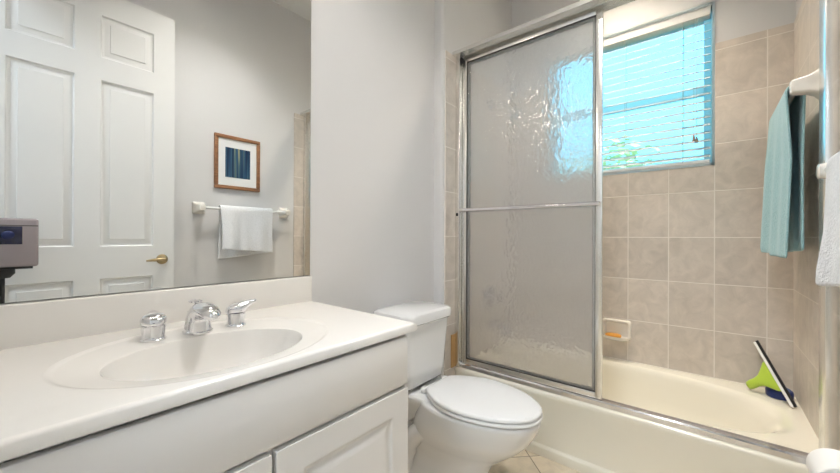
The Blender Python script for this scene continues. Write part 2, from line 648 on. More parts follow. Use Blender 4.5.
# skirting on the mirror wall behind the toilet
m = MB(); m.box(0.79, XJ, YN - 0.012, YN, 0, 0.085, 0.003); struct(m.build('baseboard_north', M['trim']))
m = MB(); m.box(0.76, 1.63, YS, YS + 0.012, 0, 0.085, 0.003); struct(m.build('baseboard_south', M['trim']))
# door casing round the doorway
m = MB()
m.box(XW, XW + 0.015, DY1, DY1 + 0.06, 0, DZ + 0.06, 0.004).box(XW, XW + 0.015, YS, DY0, 0, DZ + 0.06, 0.004).box(XW, XW + 0.015, DY0, DY1, DZ, DZ + 0.06, 0.004)
struct(m.build('trim_2', M['trim']))

# the door, standing open against the towel wall
DF, DB = -0.240, -0.275
droot = thing('door_1', (-0.07, DB, 0.012), '', '')
del droot['label'], droot['category']
struct(droot)
m = MB()
cols = [(0.031, 0.274), (0.380, 0.625)]
rows = [(0.24, 0.838), (1.021, 1.962), (2.090, 2.329)]
panel_slab(m, -0.07, 0.735, 0.012, 2.468, DF, DB, cols, rows, [(0.006, 0.010), (0.016, 0.012), (0.040, 0.005), (0.0415, 0.002)])
m.build('door_slab', M['door'], droot, smooth=25)
m = MB()
kx, kz = 0.672, 0.936
m.lathe([(0.0, 0), (0.031, 0), (0.030, 0.006), (0.022, 0.011), (0.011, 0.014), (0.011, 0.035), (0.0, 0.036)], (kx, DF, kz), 'Y', 28)
m.tube([(kx + 0.008, DF + 0.036, kz), (kx - 0.02, DF + 0.038, kz), (kx - 0.06, DF + 0.038, kz - 0.003), (kx - 0.088, DF + 0.034, kz - 0.006)], [0.011, 0.011, 0.008, 0.005], 14)
m.build('door_handle', M['brass'], droot, smooth=40)
m = MB()
m.lathe([(0.0, 0), (0.031, 0), (0.022, -0.010), (0.011, -0.014), (0.011, -0.030), (0.0, -0.031)], (kx, DB, kz), 'Y', 28)
m.tube([(kx + 0.008, DB - 0.030, kz), (kx - 0.02, DB - 0.031, kz), (kx - 0.088, DB - 0.030, kz - 0.006)], [0.010, 0.010, 0.005], 14)
m.build('door_handle', M['brass'], droot, smooth=40)

# ------------------------------------------------------------------ outdoors beyond the window
m = MB(); m.box(2.7, 16, -12, 14, -0.35, -0.25); struct(m.build('ground', M['lawn']))


def shrub(loc, rx, ry, h, n, label, seed):
    rnd = random.Random(seed)
    root = thing('garden_shrub', loc, label, 'shrub')
    mb = MB()
    for i in range(5):
        a = rnd.uniform(0, 2 * PI)
        mb.tube([loc, (loc[0] + 0.1 * math.cos(a), loc[1] + 0.1 * math.sin(a), loc[2] + h * 0.4), (loc[0] + rx * 0.6 * math.cos(a), loc[1] + ry * 0.6 * math.sin(a), loc[2] + h * 0.8)], [0.03, 0.022, 0.01], 6)
    mb.build('stem', M['bark'], root, smooth=60)
    mb = MB()
    for i in range(n):
        while True:
            x, y, z = (rnd.uniform(-1, 1) for _ in range(3))
            d = x * x + y * y + z * z
            if 0.3 < d < 1:
                break
        k = 1 + 0.18 * math.sin(5 * math.atan2(y, x) + 4 * z)
        c = Vector((loc[0] + x * rx * k, loc[1] + y * ry * k, loc[2] + h * 0.52 + z * h * 0.5 * k))
        c.z = max(c.z, loc[2] + 0.05)
        s = rnd.uniform(0.045, 0.085)
        R = Matrix.Rotation(rnd.uniform(0, 6.28), 3, 'Z') @ Matrix.Rotation(rnd.uniform(-1.2, 1.2), 3, 'X')
        lv = [(-s, 0, 0), (-s * 0.2, s * 0.42, s * 0.1), (s, 0, 0), (-s * 0.2, -s * 0.42, s * 0.1)]
        mb.bm.faces.new([mb.bm.verts.new(c + R @ Vector(p)) for p in lv])
    mb.build('foliage', M['leaf'], root)


shrub((6.4, 1.25, -0.25), 0.8, 0.95, 2.75, 6500, 'leafy shrub outside the window, taller of the two, behind the blind', 3)
shrub((6.2, -0.85, -0.25), 0.7, 0.68, 2.35, 4000, 'lower leafy shrub outside by the right edge of the window', 8)

# ------------------------------------------------------------------ vanity
ZT, LIP = 0.8316, 0.0235
van = thing('vanity_cabinet', (0.335, 0.95, 0), 'white two-door vanity cabinet under the sink counter', 'cabinet')
m = MB()
for a, b, c, d, e_, f_ in ((XW, XW + 0.016, 0.676, YN - 0.003, 0.10, ZT - LIP), (0.735, 0.751, 0.676, YN - 0.003, 0.10, ZT - LIP), (XW, 0.751, YN - 0.013, YN - 0.003, 0.10, ZT - LIP), (XW, 0.751, 0.676, YN - 0.003, 0.10, 0.116),
                           (XW, 0.751, 0.676, 0.694, 0.63, ZT - LIP), (0.335, 0.368, 0.676, 0.694, 0.116, 0.64), (XW, 0.751, 0.745, 0.76, 0, 0.10), (0.735, 0.751, 0.745, YN - 0.003, 0, 0.10), (XW, XW + 0.016, 0.745, YN - 0.003, 0, 0.10)):
    m.box(a, b, c, d, e_, f_)
m.build('cabinet_body', M['cabinet'], van, bevel=0.002)
m = MB(); m.box(XW + 0.004, 0.750, 0.658, 0.676, 0.664, 0.799, 0.004); m.build('false_drawer_front', M['cabinet'], van, smooth=40)
for a, b in ((XW + 0.006, 0.347), (0.357, 0.750)):
    m = MB()
    panel_slab(m, a, b, 0.105, 0.653, 0.657, 0.676, [(a + 0.062, b - 0.062)], [(0.167, 0.591)],
               [(0.006, 0.007), (0.013, 0.008), (0.034, 0.001), (0.040, 0.0005)])
    m.build('cabinet_door', M['cabinet'], van, smooth=25, bevel=0.003)

top = thing('sink_counter', (0.335, 0.95, ZT - LIP), 'cream one-piece vanity counter with moulded oval sink and backsplash', 'counter')
CX0, CX1, CY0, CY1 = XW, 0.786, 0.655, 1.187
bcx, bcy, ba, bb = 0.323, 0.861, 0.197, 0.143
NSEG = 96
angs = [2 * PI * k / NSEG for k in range(NSEG)]
for cx_, cy_ in ((CX0, CY0), (CX1, CY0), (CX1, CY1), (CX0, CY1)):
    a = math.atan2(cy_ - bcy, cx_ - bcx) % (2 * PI)
    k = min(range(NSEG), key=lambda i: abs(angs[i] - a))
    angs[k] = a


def rect_hit(a, ins=0.0):
    c, s = math.cos(a), math.sin(a)
    t = 1e9
    if c > 1e-9: t = min(t, (CX1 - ins - bcx) / c)
    if c < -1e-9: t = min(t, (CX0 - bcx) / c)
    if s > 1e-9: t = min(t, (CY1 - bcy) / s)
    if s < -1e-9: t = min(t, (CY0 + ins - bcy) / s)
    return (bcx + c * t, bcy + s * t)


def ell(a, cx_, cy_, ea, eb, z):
    return (cx_ + ea * math.cos(a), cy_ + eb * math.sin(a), z)


def ell_dir(a, cx_, cy_, ea, eb, z):
    """point of the ellipse in the direction a seen from the basin centre"""
    c, s = math.cos(a), math.sin(a)
    dx, dy = bcx - cx_, bcy - cy_
    A = (c / ea) ** 2 + (s / eb) ** 2
    B = 2 * (dx * c / ea ** 2 + dy * s / eb ** 2)
    C = (dx / ea) ** 2 + (dy / eb) ** 2 - 1
    t = (-B + math.sqrt(B * B - 4 * A * C)) / (2 * A)
    return (bcx + c * t, bcy + s * t, z)


m = MB()
E = ell_dir
loops = []
loops.append([(*rect_hit(a), ZT - LIP) for a in angs])
loops.append([(*rect_hit(a), ZT - 0.006) for a in angs])
loops.append([(*rect_hit(a, 0.0025), ZT - 0.0018) for a in angs])
loops.append([(*rect_hit(a, 0.007), ZT) for a in angs])
loops.append([(*rect_hit(a, 0.012), ZT) for a in angs])
rx_, ry_, ra_, rb_ = 0.331, 0.893, 0.268, 0.216
loops.append([E(a, rx_, ry_, ra_ + 0.010, rb_ + 0.010, ZT) for a in angs])
rx_, ry_, ra_, rb_ = 0.331, 0.893, 0.268, 0.216
loops.append([E(a, rx_, ry_, ra_ + 0.006, rb_ + 0.006, ZT) for a in angs])
loops.append([E(a, rx_, ry_, ra_ + 0.001, rb_ + 0.001, ZT - 0.0025) for a in angs])
loops.append([E(a, rx_, ry_, ra_ - 0.006, rb_ - 0.006, ZT - 0.0038) for a in angs])
loops.append([E(a, bcx, bcy, ba + 0.008, bb + 0.008, ZT - 0.0055) for a in angs])
for k, (s_, z_) in enumerate(((1.005, 0.0075), (0.988, 0.013), (0.958, 0.030), (0.88, 0.060), (0.78, 0.092), (0.62, 0.116), (0.42, 0.128), (0.2, 0.134), (0.11, 0.137))):
    loops.append([E(a, bcx, bcy - 0.0, ba * s_, bb * s_, ZT - z_) for a in angs])
m.loft(loops, cap0=False, cap1=True)
m.build('countertop', M['marble'], top, smooth=40)
m = MB(); m.box(XW, 0.7865, 1.186, YN, ZT - 0.004, 0.9275, 0.004, 3); m.build('backsplash', M['marble'], top, smooth=40)
m = MB()
m.lathe([(0.0, 0.0), (0.023, 0.0), (0.023, 0.003), (0.017, 0.005), (0.017, 0.002), (0.0, 0.002)], (bcx, bcy, ZT - 0.1365), 'Z', 28)
m.lathe([(0.0, 0.0), (0.014, 0.003), (0.013, 0.006), (0.0, 0.0075)], (bcx, bcy, ZT - 0.1365), 'Z', 28)
m.build('sink_drain', M['chrome'], top, smooth=40)

# widespread faucet
fau = thing('faucet', (0.345, 1.04, ZT), 'chrome widespread bathroom faucet with two knobs behind the sink', 'faucet')
zf = ZT - 0.0045
m = MB()
sx, sy = 0.345, 1.045
# oval base flange
m.lathe([(0.0, 0), (0.038, 0), (0.038, 0.004), (0.035, 0.006), (0.0, 0.006)], (sx, sy, zf), 'Z', 32, 0.9, 1.0)
ctr = [((0, 0.000, 0.004), 0.033, 0.034), ((0, -0.001, 0.018), 0.0305, 0.032), ((0, -0.004, 0.034), 0.0285, 0.031), ((0, -0.012, 0.049), 0.0275, 0.027),
       ((0, -0.028, 0.060), 0.0275, 0.022), ((0, -0.050, 0.065), 0.027, 0.018), ((0, -0.074, 0.064), 0.025, 0.016), ((0, -0.096, 0.059), 0.0205, 0.014), ((0, -0.110, 0.053), 0.0125, 0.009), ((0, -0.114, 0.050), 0.004, 0.003)]
tans = []
for i in range(len(ctr)):
    a_, b_ = Vector(ctr[max(i - 1, 0)][0]), Vector(ctr[min(i + 1, len(ctr) - 1)][0])
    tans.append((b_ - a_).normalized())
loops = []
for (p, w_, h_), t in zip(ctr, tans):
    side = Vector((1, 0, 0))
    nb = side.cross(t).normalized()
    loops.append([Vector((sx, sy, zf)) + Vector(p) + side * w_ * math.cos(2 * PI * k / 24) + nb * h_ * math.sin(2 * PI * k / 24) for k in range(24)])
m.loft(loops)
m.tube([(sx, sy - 0.095, zf + 0.056), (sx, sy - 0.097, zf + 0.044)], [0.010, 0.0095], 18)
m.build('spout', M['chrome'], fau, smooth=50)
m = MB()
m.tube([(sx, sy + 0.022, zf + 0.02), (sx, sy + 0.018, zf + 0.074)], 0.003, 10)
m.lathe([(0.0, 0), (0.007, 0.001), (0.016, 0.005), (0.0165, 0.008), (0.010, 0.0105), (0.0, 0.011)], (sx, sy + 0.018, zf + 0.072), 'Z', 24)
m.build('lift_rod', M['chrome'], fau, smooth=45)


def handle(hx, hy, yaw_, cap=1.0):
    mb = MB()
    T = Matrix.Translation((hx, hy, zf)) @ Matrix.Rotation(yaw_, 4, 'Z')
    t = MB()
    t.lathe([(0.0, 0), (0.026, 0), (0.0265, 0.003), (0.0235, 0.006), (0.0225, 0.010), (0.0255, 0.032), (0.0255, 0.0345)], (0, 0, 0), 'Z', 32)
    t.lathe([(0.024, 0.0345), (0.024, 0.037)], (0, 0, 0), 'Z', 32)
    # domed cap drawn out into a lever on +X
    loops = []
    for xx, w_, zb_, zt2 in ((-0.0262, 0.004, 0.040, 0.045), (-0.0235, 0.013, 0.037, 0.052), (-0.016, 0.0215, 0.0365, 0.059), (-0.004, 0.0262, 0.0365, 0.0635), (0.008, 0.0255, 0.0365, 0.0655), (0.018, 0.022, 0.0375, 0.067), (0.026, 0.0165, 0.043, 0.068), (0.034, 0.0125, 0.053, 0.0695), (0.043, 0.0110, 0.0595, 0.0705), (0.050, 0.0085, 0.063, 0.071), (0.053, 0.003, 0.066, 0.070)):
        zt2, zb_ = min(zt2, cap), min(zb_, cap - 0.012) if xx > 0.012 else zb_
        zc2, hh = (zb_ + zt2) / 2, (zt2 - zb_) / 2
        lp = []
        for k in range(24):
            a = 2 * PI * k / 24
            c, sn = math.cos(a), math.sin(a)
            e_ = 0.45 if sn < 0 else 0.85
            lp.append((xx, w_ * math.copysign(abs(c) ** e_, c), zc2 + hh * math.copysign(abs(sn) ** e_, sn)))
        loops.append(lp)
    t.loft(loops)
    mb.merge(t.bm, T)
    mb.build('handle', M['chrome'], fau, smooth=45)


handle(0.2485, 1.044, math.radians(78), 0.0635)
handle(0.438, 1.037, math.radians(-20))

# mirror and the lamp bar above it
mir = thing('wall_mirror', (0.345, YN, 0.9285), 'large frameless mirror on the wall above the sink backsplash', 'mirror')
m = MB(); m.box(XW + 0.002, 0.7885, YN - 0.0045, YN, 0.9285, 2.05); m.build('mirror_back', M['mirror_edge'], mir)
m = MB(); m.box(XW + 0.004, 0.7868, YN - 0.0060, YN - 0.0045, 0.9303, 2.048); m.build('mirror_glass', M['mirror'], mir)

lampz = 2.21
vl = thing('vanity_light', (0.345, YN, lampz), 'chrome bar of four warm globe bulbs above the mirror', 'lamp')
m = MB(); m.box(0.015, 0.675, YN - 0.03, YN, lampz - 0.055, lampz + 0.055, 0.006); m.build('light_bar', M['chrome'], vl, smooth=40)
for k in range(4):
    bx = 0.345 + (k - 1.5) * 0.165
    m = MB(); m.lathe([(0.0, 0), (0.026, 0), (0.022, -0.03), (0.0, -0.03)], (bx, YN - 0.03, lampz), 'Y', 20); so = m.build('bulb_socket', M['chrome'], vl, smooth=40)
    m = MB()
    m.lathe([(0.024 * math.sin(PI * q / 12), -0.024 * math.cos(PI * q / 12)) for q in range(13)], (bx, YN - 0.080, lampz), 'Z', 24)
    m.build('bulb', M['bulb'], vl, smooth=180)


def fill_downlight(x, y, mat, rad, drop, label):
    """surface-mounted cylinder lamp: opaque white shell, glowing disc set up inside it"""
    root = thing('ceiling_lamp', (x, y, ZC), label, 'lamp')
    mb = MB(); mb.lathe([(0.0, 0), (rad + 0.010, 0), (rad + 0.010, -drop), (rad, -drop), (rad, -0.025), (0.0, -0.025)], (x, y, ZC), 'Z', 48); mb.build('lamp_shell', M['trim'], root, smooth=40)
    mb = MB(); mb.lathe([(0.0, -0.026), (rad - 0.002, -0.026), (rad - 0.002, -0.032), (0.0, -0.032)], (x, y, ZC), 'Z', 48); mb.build('lamp_diffuser', mat, root, smooth=40)


fill_downlight(0.95, 0.30, M['dome'], 0.17, 0.22, 'white cylinder lamp in the middle of the bathroom ceiling')
fill_downlight(2.09, 0.42, M['dome_shower'], 0.13, 0.22, 'white cylinder lamp on the ceiling over the bathtub')
fill_downlight(-1.05, 0.20, M['dome_hall'], 0.30, 0.06, 'broad flat ceiling lamp out in the hall beyond the doorway')

# ------------------------------------------------------------------ toilet
TX, TKX = 1.283, 1.263
toi = thing('toilet', (TX, 0.85, 0), 'white two-piece toilet with closed lid between vanity and bathtub', 'toilet')


def egg(cx_, yb, yf, hw, z, n=48, sq=2.0, wide=0.56):
    """plan of a bowl: rounder at the back, drawn out to the front (-Y)"""
    ym = yf + (yb - yf) * wide
    pts = []
    for k in range(n):
        a = 2 * PI * k / n
        c, s = math.cos(a), math.sin(a)
        e = 2.0 / sq
        x = hw * math.copysign(abs(c) ** e, c)
        if s >= 0:
            eb = 2.0 / (sq + 0.6)
            x = hw * math.copysign(abs(c) ** eb, c)
            y = (yb - ym) * abs(s) ** eb
        else:
            y = -(ym - yf) * abs(s) ** e
        pts.append((cx_ + x, ym + y, z))
    return pts


m = MB()
L = [egg(TX, 1.15, 0.675, 0.128, 0.000), egg(TX, 1.15, 0.675, 0.128, 0.022), egg(TX, 1.14, 0.683, 0.121, 0.042), egg(TX, 1.11, 0.695, 0.100, 0.085),
     egg(TX, 1.09, 0.690, 0.092, 0.12), egg(TX, 1.08, 0.665, 0.098, 0.165), egg(TX, 1.06, 0.610, 0.122, 0.21), egg(TX, 1.04, 0.555, 0.148, 0.255), egg(TX, 1.02, 0.515, 0.166, 0.30),
     egg(TX, 1.00, 0.490, 0.170, 0.345), egg(TX, 0.99, 0.480, 0.174, 0.375), egg(TX, 0.985, 0.480, 0.174, 0.386), egg(TX, 0.98, 0.486, 0.168, 0.392)]
m.loft(L)
# rear shelf that carries the tank
D = []
for z_, hw_, yf_ in ((0.24, 0.075, 1.02), (0.30, 0.095, 0.95), (0.345, 0.118, 0.90), (0.372, 0.132, 0.87), (0.390, 0.134, 0.87), (0.395, 0.128, 0.875)):
    D.append(rbox_loop(TX, (1.185 + yf_) / 2, hw_, (1.185 - yf_) / 2, 0.04, z_))
m.loft(D)
# trapway relief on both flanks
for s in (-1, 1):
    m.tube([(TX + s * 0.085, 0.80, 0.20), (TX + s * 0.094, 0.88, 0.250), (TX + s * 0.090, 0.96, 0.240), (TX + s * 0.086, 1.03, 0.175), (TX + s * 0.086, 1.055, 0.10), (TX + s * 0.084, 1.04, 0.03)],
           [0.015, 0.036, 0.045, 0.047, 0.046, 0.045], 16)
m.build('bowl', M['porcelain'], toi, smooth=60)
for s in (-1, 1):
    m = MB(); m.lathe([(0.0, 0.018), (0.013, 0.018), (0.013, 0.030), (0.009, 0.037), (0.0, 0.039)], (TX + s * 0.112, 0.93, 0.012), 'Z', 18)
    m.build('bolt_cap', M['seat'], toi, smooth=60)
SEATW = [(0.475, 0.0), (0.479, 0.030), (0.490, 0.058), (0.51, 0.085), (0.55, 0.119), (0.60, 0.146), (0.65, 0.163), (0.70, 0.173), (0.75, 0.1755), (0.80, 0.171), (0.85, 0.153), (0.89, 0.132), (0.92, 0.110), (0.938, 0.094), (0.946, 0.080)]


def seat_loop(k, z, dy=0.0):
    """elongated seat outline, k shrinks it towards its middle"""
    pts = [(TX + w * k, 0.72 + (y - 0.72) * (1 - (1 - k) * 0.75) + dy, z) for y, w in SEATW]
    return pts + [(2 * TX - x, y, z_) for x, y, z_ in reversed(pts[1:])]


m = MB()
zs_ = 0.396
m.loft([seat_loop(0.97, zs_, -0.002), seat_loop(1.0, zs_ + 0.004, -0.002), seat_loop(1.0, zs_ + 0.011, -0.002), seat_loop(0.975, zs_ + 0.015, -0.002)])
m.build('seat', M['seat'], toi, smooth=50)
m = MB()
zl = zs_ + 0.0175
m.loft([seat_loop(0.975, zl), seat_loop(1.0, zl + 0.003), seat_loop(1.0, zl + 0.010), seat_loop(0.98, zl + 0.0145), seat_loop(0.93, zl + 0.0165), seat_loop(0.6, zl + 0.0185), seat_loop(0.2, zl + 0.019)])
m.build('lid', M['seat'], toi, smooth=50)
for s in (-1, 1):
    m = MB(); m.box(TX + s * 0.075 - 0.018, TX + s * 0.075 + 0.018, 0.948, 0.972, 0.398, 0.422, 0.006, 3); m.build('hinge', M['seat'], toi, smooth=50)
m = MB()
TKb = 0.425
m.loft([rbox_loop(TKX, 1.085, 0.137, 0.085, 0.04, TKb - 0.012), rbox_loop(TKX, 1.083, 0.144, 0.094, 0.045, TKb), rbox_loop(TKX, 1.082, 0.150, 0.100, 0.045, TKb + 0.06), rbox_loop(TKX, 1.0795, 0.162, 0.1085, 0.045, 0.68), rbox_loop(TKX, 1.0795, 0.163, 0.109, 0.045, 0.698)])
m.build('tank', M['porcelain'], toi, smooth=45)
m = MB()
m.loft([rbox_loop(TKX, 1.076, 0.166, 0.114, 0.045, 0.698), rbox_loop(TKX, 1.076, 0.173, 0.121, 0.05, 0.704), rbox_loop(TKX, 1.076, 0.174, 0.122, 0.05, 0.732), rbox_loop(TKX, 1.076, 0.170, 0.118, 0.05, 0.742), rbox_loop(TKX, 1.076, 0.157, 0.105, 0.045, 0.747)])
m.build('tank_lid', M['porcelain'], toi, smooth=45)
m = MB(); m.box(TKX - 0.11, TKX + 0.11, 1.01, 1.16, 0.402, TKb - 0.011, 0.004); m.build('tank_gasket', M['grime'], toi)

# ------------------------------------------------------------------ bathtub
tub = thing('bathtub', (2.1, 0.41, 0), 'cream alcove bathtub with smooth apron behind the toilet', 'bathtub')
TX0, TX1, TY0, TY1 = 1.722, XE, YS + 0.008, YA


def rect_pts(x0, x1, y0_, y1_, z, cx_, cy_, n=96):
    """rectangle sampled by direction from its centre, corners kept"""
    aa = [2 * PI * k / n for k in range(n)]
    for px_, py_ in ((x0, y0_), (x1, y0_), (x1, y1_), (x0, y1_)):
        a = math.atan2(py_ - cy_, px_ - cx_) % (2 * PI)
        k = min(range(n), key=lambda i: abs(aa[i] - a))
        aa[k] = a
    out = []
    for a in aa:
        c, s = math.cos(a), math.sin(a)
        t = 1e9
        if c > 1e-9: t = min(t, (x1 - cx_) / c)
        if c < -1e-9: t = min(t, (x0 - cx_) / c)
        if s > 1e-9: t = min(t, (y1_ - cy_) / s)
        if s < -1e-9: t = min(t, (y0_ - cy_) / s)
        out.append((cx_ + c * t, cy_ + s * t, z))
    return out


def sup(cx_, cy_, hx, hy, p, z, n=96):
    out = []
    for k in range(n):
        a = 2 * PI * k / n
        c, s = math.cos(a), math.sin(a)
        d = ((abs(c) / hx) ** p + (abs(s) / hy) ** p) ** (-1 / p)
        out.append((cx_ + c * d, cy_ + s * d, z))
    return out


tcx, tcy = 2.115, 0.41
m = MB()
L = [rect_pts(TX0, TX1, TY0, TY1, 0.0, tcx, tcy), rect_pts(TX0, TX1, TY0, TY1, 0.036, tcx, tcy), rect_pts(TX0 + 0.004, TX1, TY0, TY1, 0.044, tcx, tcy), rect_pts(TX0 + 0.016, TX1, TY0, TY1, 0.050, tcx, tcy),
     rect_pts(TX0 + 0.018, TX1, TY0, TY1, 0.06, tcx, tcy), rect_pts(TX0 + 0.010, TX1, TY0, TY1, 0.25, tcx, tcy), rect_pts(TX0 + 0.004, TX1, TY0, TY1, RIM - 0.03, tcx, tcy), rect_pts(TX0 + 0.003, TX1, TY0, TY1, RIM - 0.014, tcx, tcy),
     rect_pts(TX0 + 0.008, TX1, TY0, TY1, RIM - 0.004, tcx, tcy), rect_pts(TX0 + 0.018, TX1, TY0, TY1, RIM, tcx, tcy)]
for hx_, hy_, p_, z_ in ((0.308, 0.705, 2.6, RIM), (0.304, 0.692, 2.6, RIM - 0.0012), (0.299, 0.676, 2.6, RIM - 0.005), (0.293, 0.657, 2.6, RIM - 0.013), (0.286, 0.633, 2.7, RIM - 0.032), (0.277, 0.605, 2.8, RIM - 0.075), (0.262, 0.572, 3.0, RIM - 0.15), (0.245, 0.53, 3.2, 0.11), (0.22, 0.48, 3.3, 0.075), (0.15, 0.38, 3, 0.062), (0.03, 0.08, 2.2, 0.058)):
    L.append(sup(tcx, tcy, hx_, hy_, p_, z_))
m.loft(L, cap0=False)
m.build('tub_shell', M['tub'], tub, smooth=50)
m = MB(); m.lathe([(0.0, 0), (0.035, 0), (0.034, -0.006), (0.0, -0.01)], (tcx, tcy + 0.592, 0.235), 'Y', 28); m.build('overflow_plate', M['chrome'], tub, smooth=40)
m = MB(); m.lathe([(0.0, 0), (0.03, 0), (0.028, 0.005), (0.012, 0.008), (0.0, 0.008)], (tcx, tcy + 0.36, 0.062), 'Z', 28); m.build('tub_drain', M['chrome'], tub, smooth=40)

# shower plumbing on the alcove wall
px_ = 2.148
sv = thing('shower_valve', (px_, YA, 0.68), 'round chrome shower valve seen blurred through the obscure glass', 'valve')
m = MB(); m.lathe([(0.0, 0), (0.085, 0), (0.083, -0.006), (0.06, -0.012), (0.028, -0.014), (0.026, -0.05), (0.0, -0.05)], (px_, YA, 0.68), 'Y', 36); m.build('escutcheon', M['chrome'], sv, smooth=40)
m = MB(); m.lathe([(0.0, -0.05), (0.032, -0.05), (0.036, -0.065), (0.030, -0.085), (0.0, -0.09)], (px_, YA, 0.68), 'Y', 28)
m.tube([(px_, YA - 0.07, 0.68), (px_, YA - 0.08, 0.62)], [0.012, 0.007], 12); m.build('valve_knob', M['chrome'], sv, smooth=40)
ts = thing('tub_spout', (px_, YA, 0.48), 'chrome tub spout below the shower valve, blurred by the glass', 'spout')
m = MB(); m.tube([(px_, YA, 0.485), (px_, YA - 0.05, 0.485), (px_, YA - 0.11, 0.480), (px_, YA - 0.135, 0.465), (px_, YA - 0.14, 0.44)], [0.034, 0.032, 0.030, 0.028, 0.022], 20); m.build('spout_body', M['chrome'], ts, smooth=45)
m = MB(); m.tube([(px_, YA - 0.115, 0.505), (px_, YA - 0.115, 0.53)], [0.006, 0.008], 12); m.build('diverter_knob', M['chrome'], ts, smooth=45)
sh = thing('shower_sprayer', (px_, YA, 1.98), 'chrome shower head on a bent arm behind the obscure glass', 'shower head')
m = MB(); m.lathe([(0.0, 0), (0.03, 0), (0.027, -0.008), (0.012, -0.012), (0.0, -0.012)], (px_, YA, 1.98), 'Y', 24)
m.tube([(px_, YA, 1.98), (px_, YA - 0.05, 1.985), (px_, YA - 0.10, 1.965), (px_, YA - 0.14, 1.925)], 0.0105, 14); m.build('shower_arm', M['chrome'], sh, smooth=45)
m = MB(); m.tube([(px_, YA - 0.135, 1.932), (px_, YA - 0.155, 1.910), (px_, YA - 0.175, 1.885), (px_, YA - 0.19, 1.868)], [0.014, 0.018, 0.040, 0.042], 24); m.build('spray_face', M['chrome'], sh, smooth=45)

# ------------------------------------------------------------------ sliding shower doors
HT = 2.165
fr = thing('shower_door_frame', (1.76, 0.41, RIM), 'aluminium header, jambs and sill track fixed around the tub opening', 'shower frame')
FX0, FX1 = 1.735, 1.800
m = MB()
ys0, ys1 = YS + 0.008, YA
hp = [(FX0 - 0.052, HT - 0.030), (FX0 - 0.052, HT - 0.012), (FX0 - 0.040, HT - 0.002), (FX0 - 0.02, HT), (FX1, HT), (FX1, HT - 0.034), (FX1 - 0.004, HT - 0.034), (FX1 - 0.004, HT - 0.012), (FX0 - 0.010, HT - 0.012), (FX0 - 0.010, HT - 0.034), (FX0 - 0.016, HT - 0.034), (FX0 - 0.020, HT - 0.032)]
m.loft([[(x, ys0, z) for x, z in hp], [(x, ys1, z) for x, z in hp]])
m.build('header_rail', M['alu'], fr, smooth=30, bevel=0.001)
m = MB()
tp = [(FX0, RIM), (FX0, RIM + 0.018), (FX0 + 0.006, RIM + 0.024), (FX0 + 0.012, RIM + 0.024), (FX0 + 0.014, RIM + 0.006), (FX0 + 0.028, RIM + 0.006), (FX0 + 0.030, RIM + 0.018), (FX0 + 0.034, RIM + 0.018), (FX0 + 0.036, RIM + 0.006), (FX1 - 0.006, RIM + 0.006), (FX1 - 0.004, RIM + 0.014), (FX1, RIM + 0.014), (FX1, RIM)]
m.loft([[(x, ys0, z) for x, z in tp], [(x, ys1, z) for x, z in tp]])
m.build('sill_track', M['chrome'], fr, smooth=30)
for a, b in ((ys1 - 0.030, ys1), (ys0, ys0 + 0.030)):
    m = MB(); m.box(FX0 - 0.018, FX1, a, b, RIM + 0.002, HT - 0.012, 0.003); m.build('wall_jamb', M['alu'], fr, smooth=40)
m = MB(); m.box(FX0 - 0.018, FX0 + 0.006, ys1 - 0.042, ys1 - 0.031, HT - 0.070, HT - 0.038, 0.002); m.build('bumper', M['rubber'], fr)
m = MB(); m.box(FX0 - 0.022, FX0 - 0.018, ys1 - 0.022, ys1 - 0.010, 1.205, 1.222, 0.001); m.build('bumper', M['rubber'], fr)


def sliding(x0, ya, yb, label, bar_side):
    """a framed sliding panel whose lower left corner stands in the track"""
    x1 = x0 + 0.020
    zb, zt_ = RIM + 0.0265, HT - 0.036
    root = thing('sliding_shower_door', (x0 + 0.010, (ya + yb) / 2, zb), label, 'shower door')
    st = 0.028
    g = MB(); g.box(x0 + 0.007, x0 + 0.012, ya + st - 0.006, yb - st + 0.006, zb + 0.022, zt_ - 0.022); g.build('glass_panel', M['frost'] if bar_side < 0 else M['frost_rear'], root)
    for a, b in ((ya, ya + st), (yb - st, yb)):
        mb = MB(); mb.box(x0, x1, a, b, zb, zt_, 0.003); mb.build('stile', M['alu'], root, smooth=40)
    mb = MB(); mb.box(x0 + 0.001, x1 - 0.001, ya + st, yb - st, zt_ - 0.026, zt_ + 0.004, 0.002); mb.build('top_rail', M['alu'], root, smooth=40)
    mb = MB(); mb.box(x0 + 0.001, x1 - 0.001, ya + st, yb - st, zb, zb + 0.026, 0.002); mb.build('bottom_rail', M['alu'], root, smooth=40)
    mb = MB()
    w = 0.0022
    for a, b, c, d in ((ya + st, ya + st + w, zb + 0.026, zt_ - 0.026), (yb - st - w, yb - st, zb + 0.026, zt_ - 0.026), (ya + st, yb - st, zt_ - 0.030, zt_ - 0.026), (ya + st, yb - st, zb + 0.026, zb + 0.030)):
        mb.box(x0 + 0.003, x0 + 0.0155, a, b, c, d)
    mb.build('gasket', M['grime'], root)
    zb2 = 1.236
    s = bar_side
    xb = x0 - 0.030 if s < 0 else x1 + 0.03
    mb = MB()
    mb.tube([(xb, ya + 0.004, zb2 - 0.002), (xb, yb - 0.004, zb2 + 0.002)], 0.0095, 16)
    for yy in (ya + 0.014, yb - 0.014):
        mb.box(min(xb, x0 if s < 0 else x1), max(xb, x0 if s < 0 else x1), yy - 0.010, yy + 0.010, zb2 - 0.009, zb2 + 0.009, 0.003)
    mb.build('towel_bar', M['chrome'], root, smooth=40)
    return root


sliding(FX0 + 0.010, 0.368, 1.113, 'front sliding shower door of pebbled glass with a towel bar across it', -1)
sliding(FX0 + 0.038, 0.385, 1.110, 'rear sliding shower door stacked just behind the front glass panel', 1)

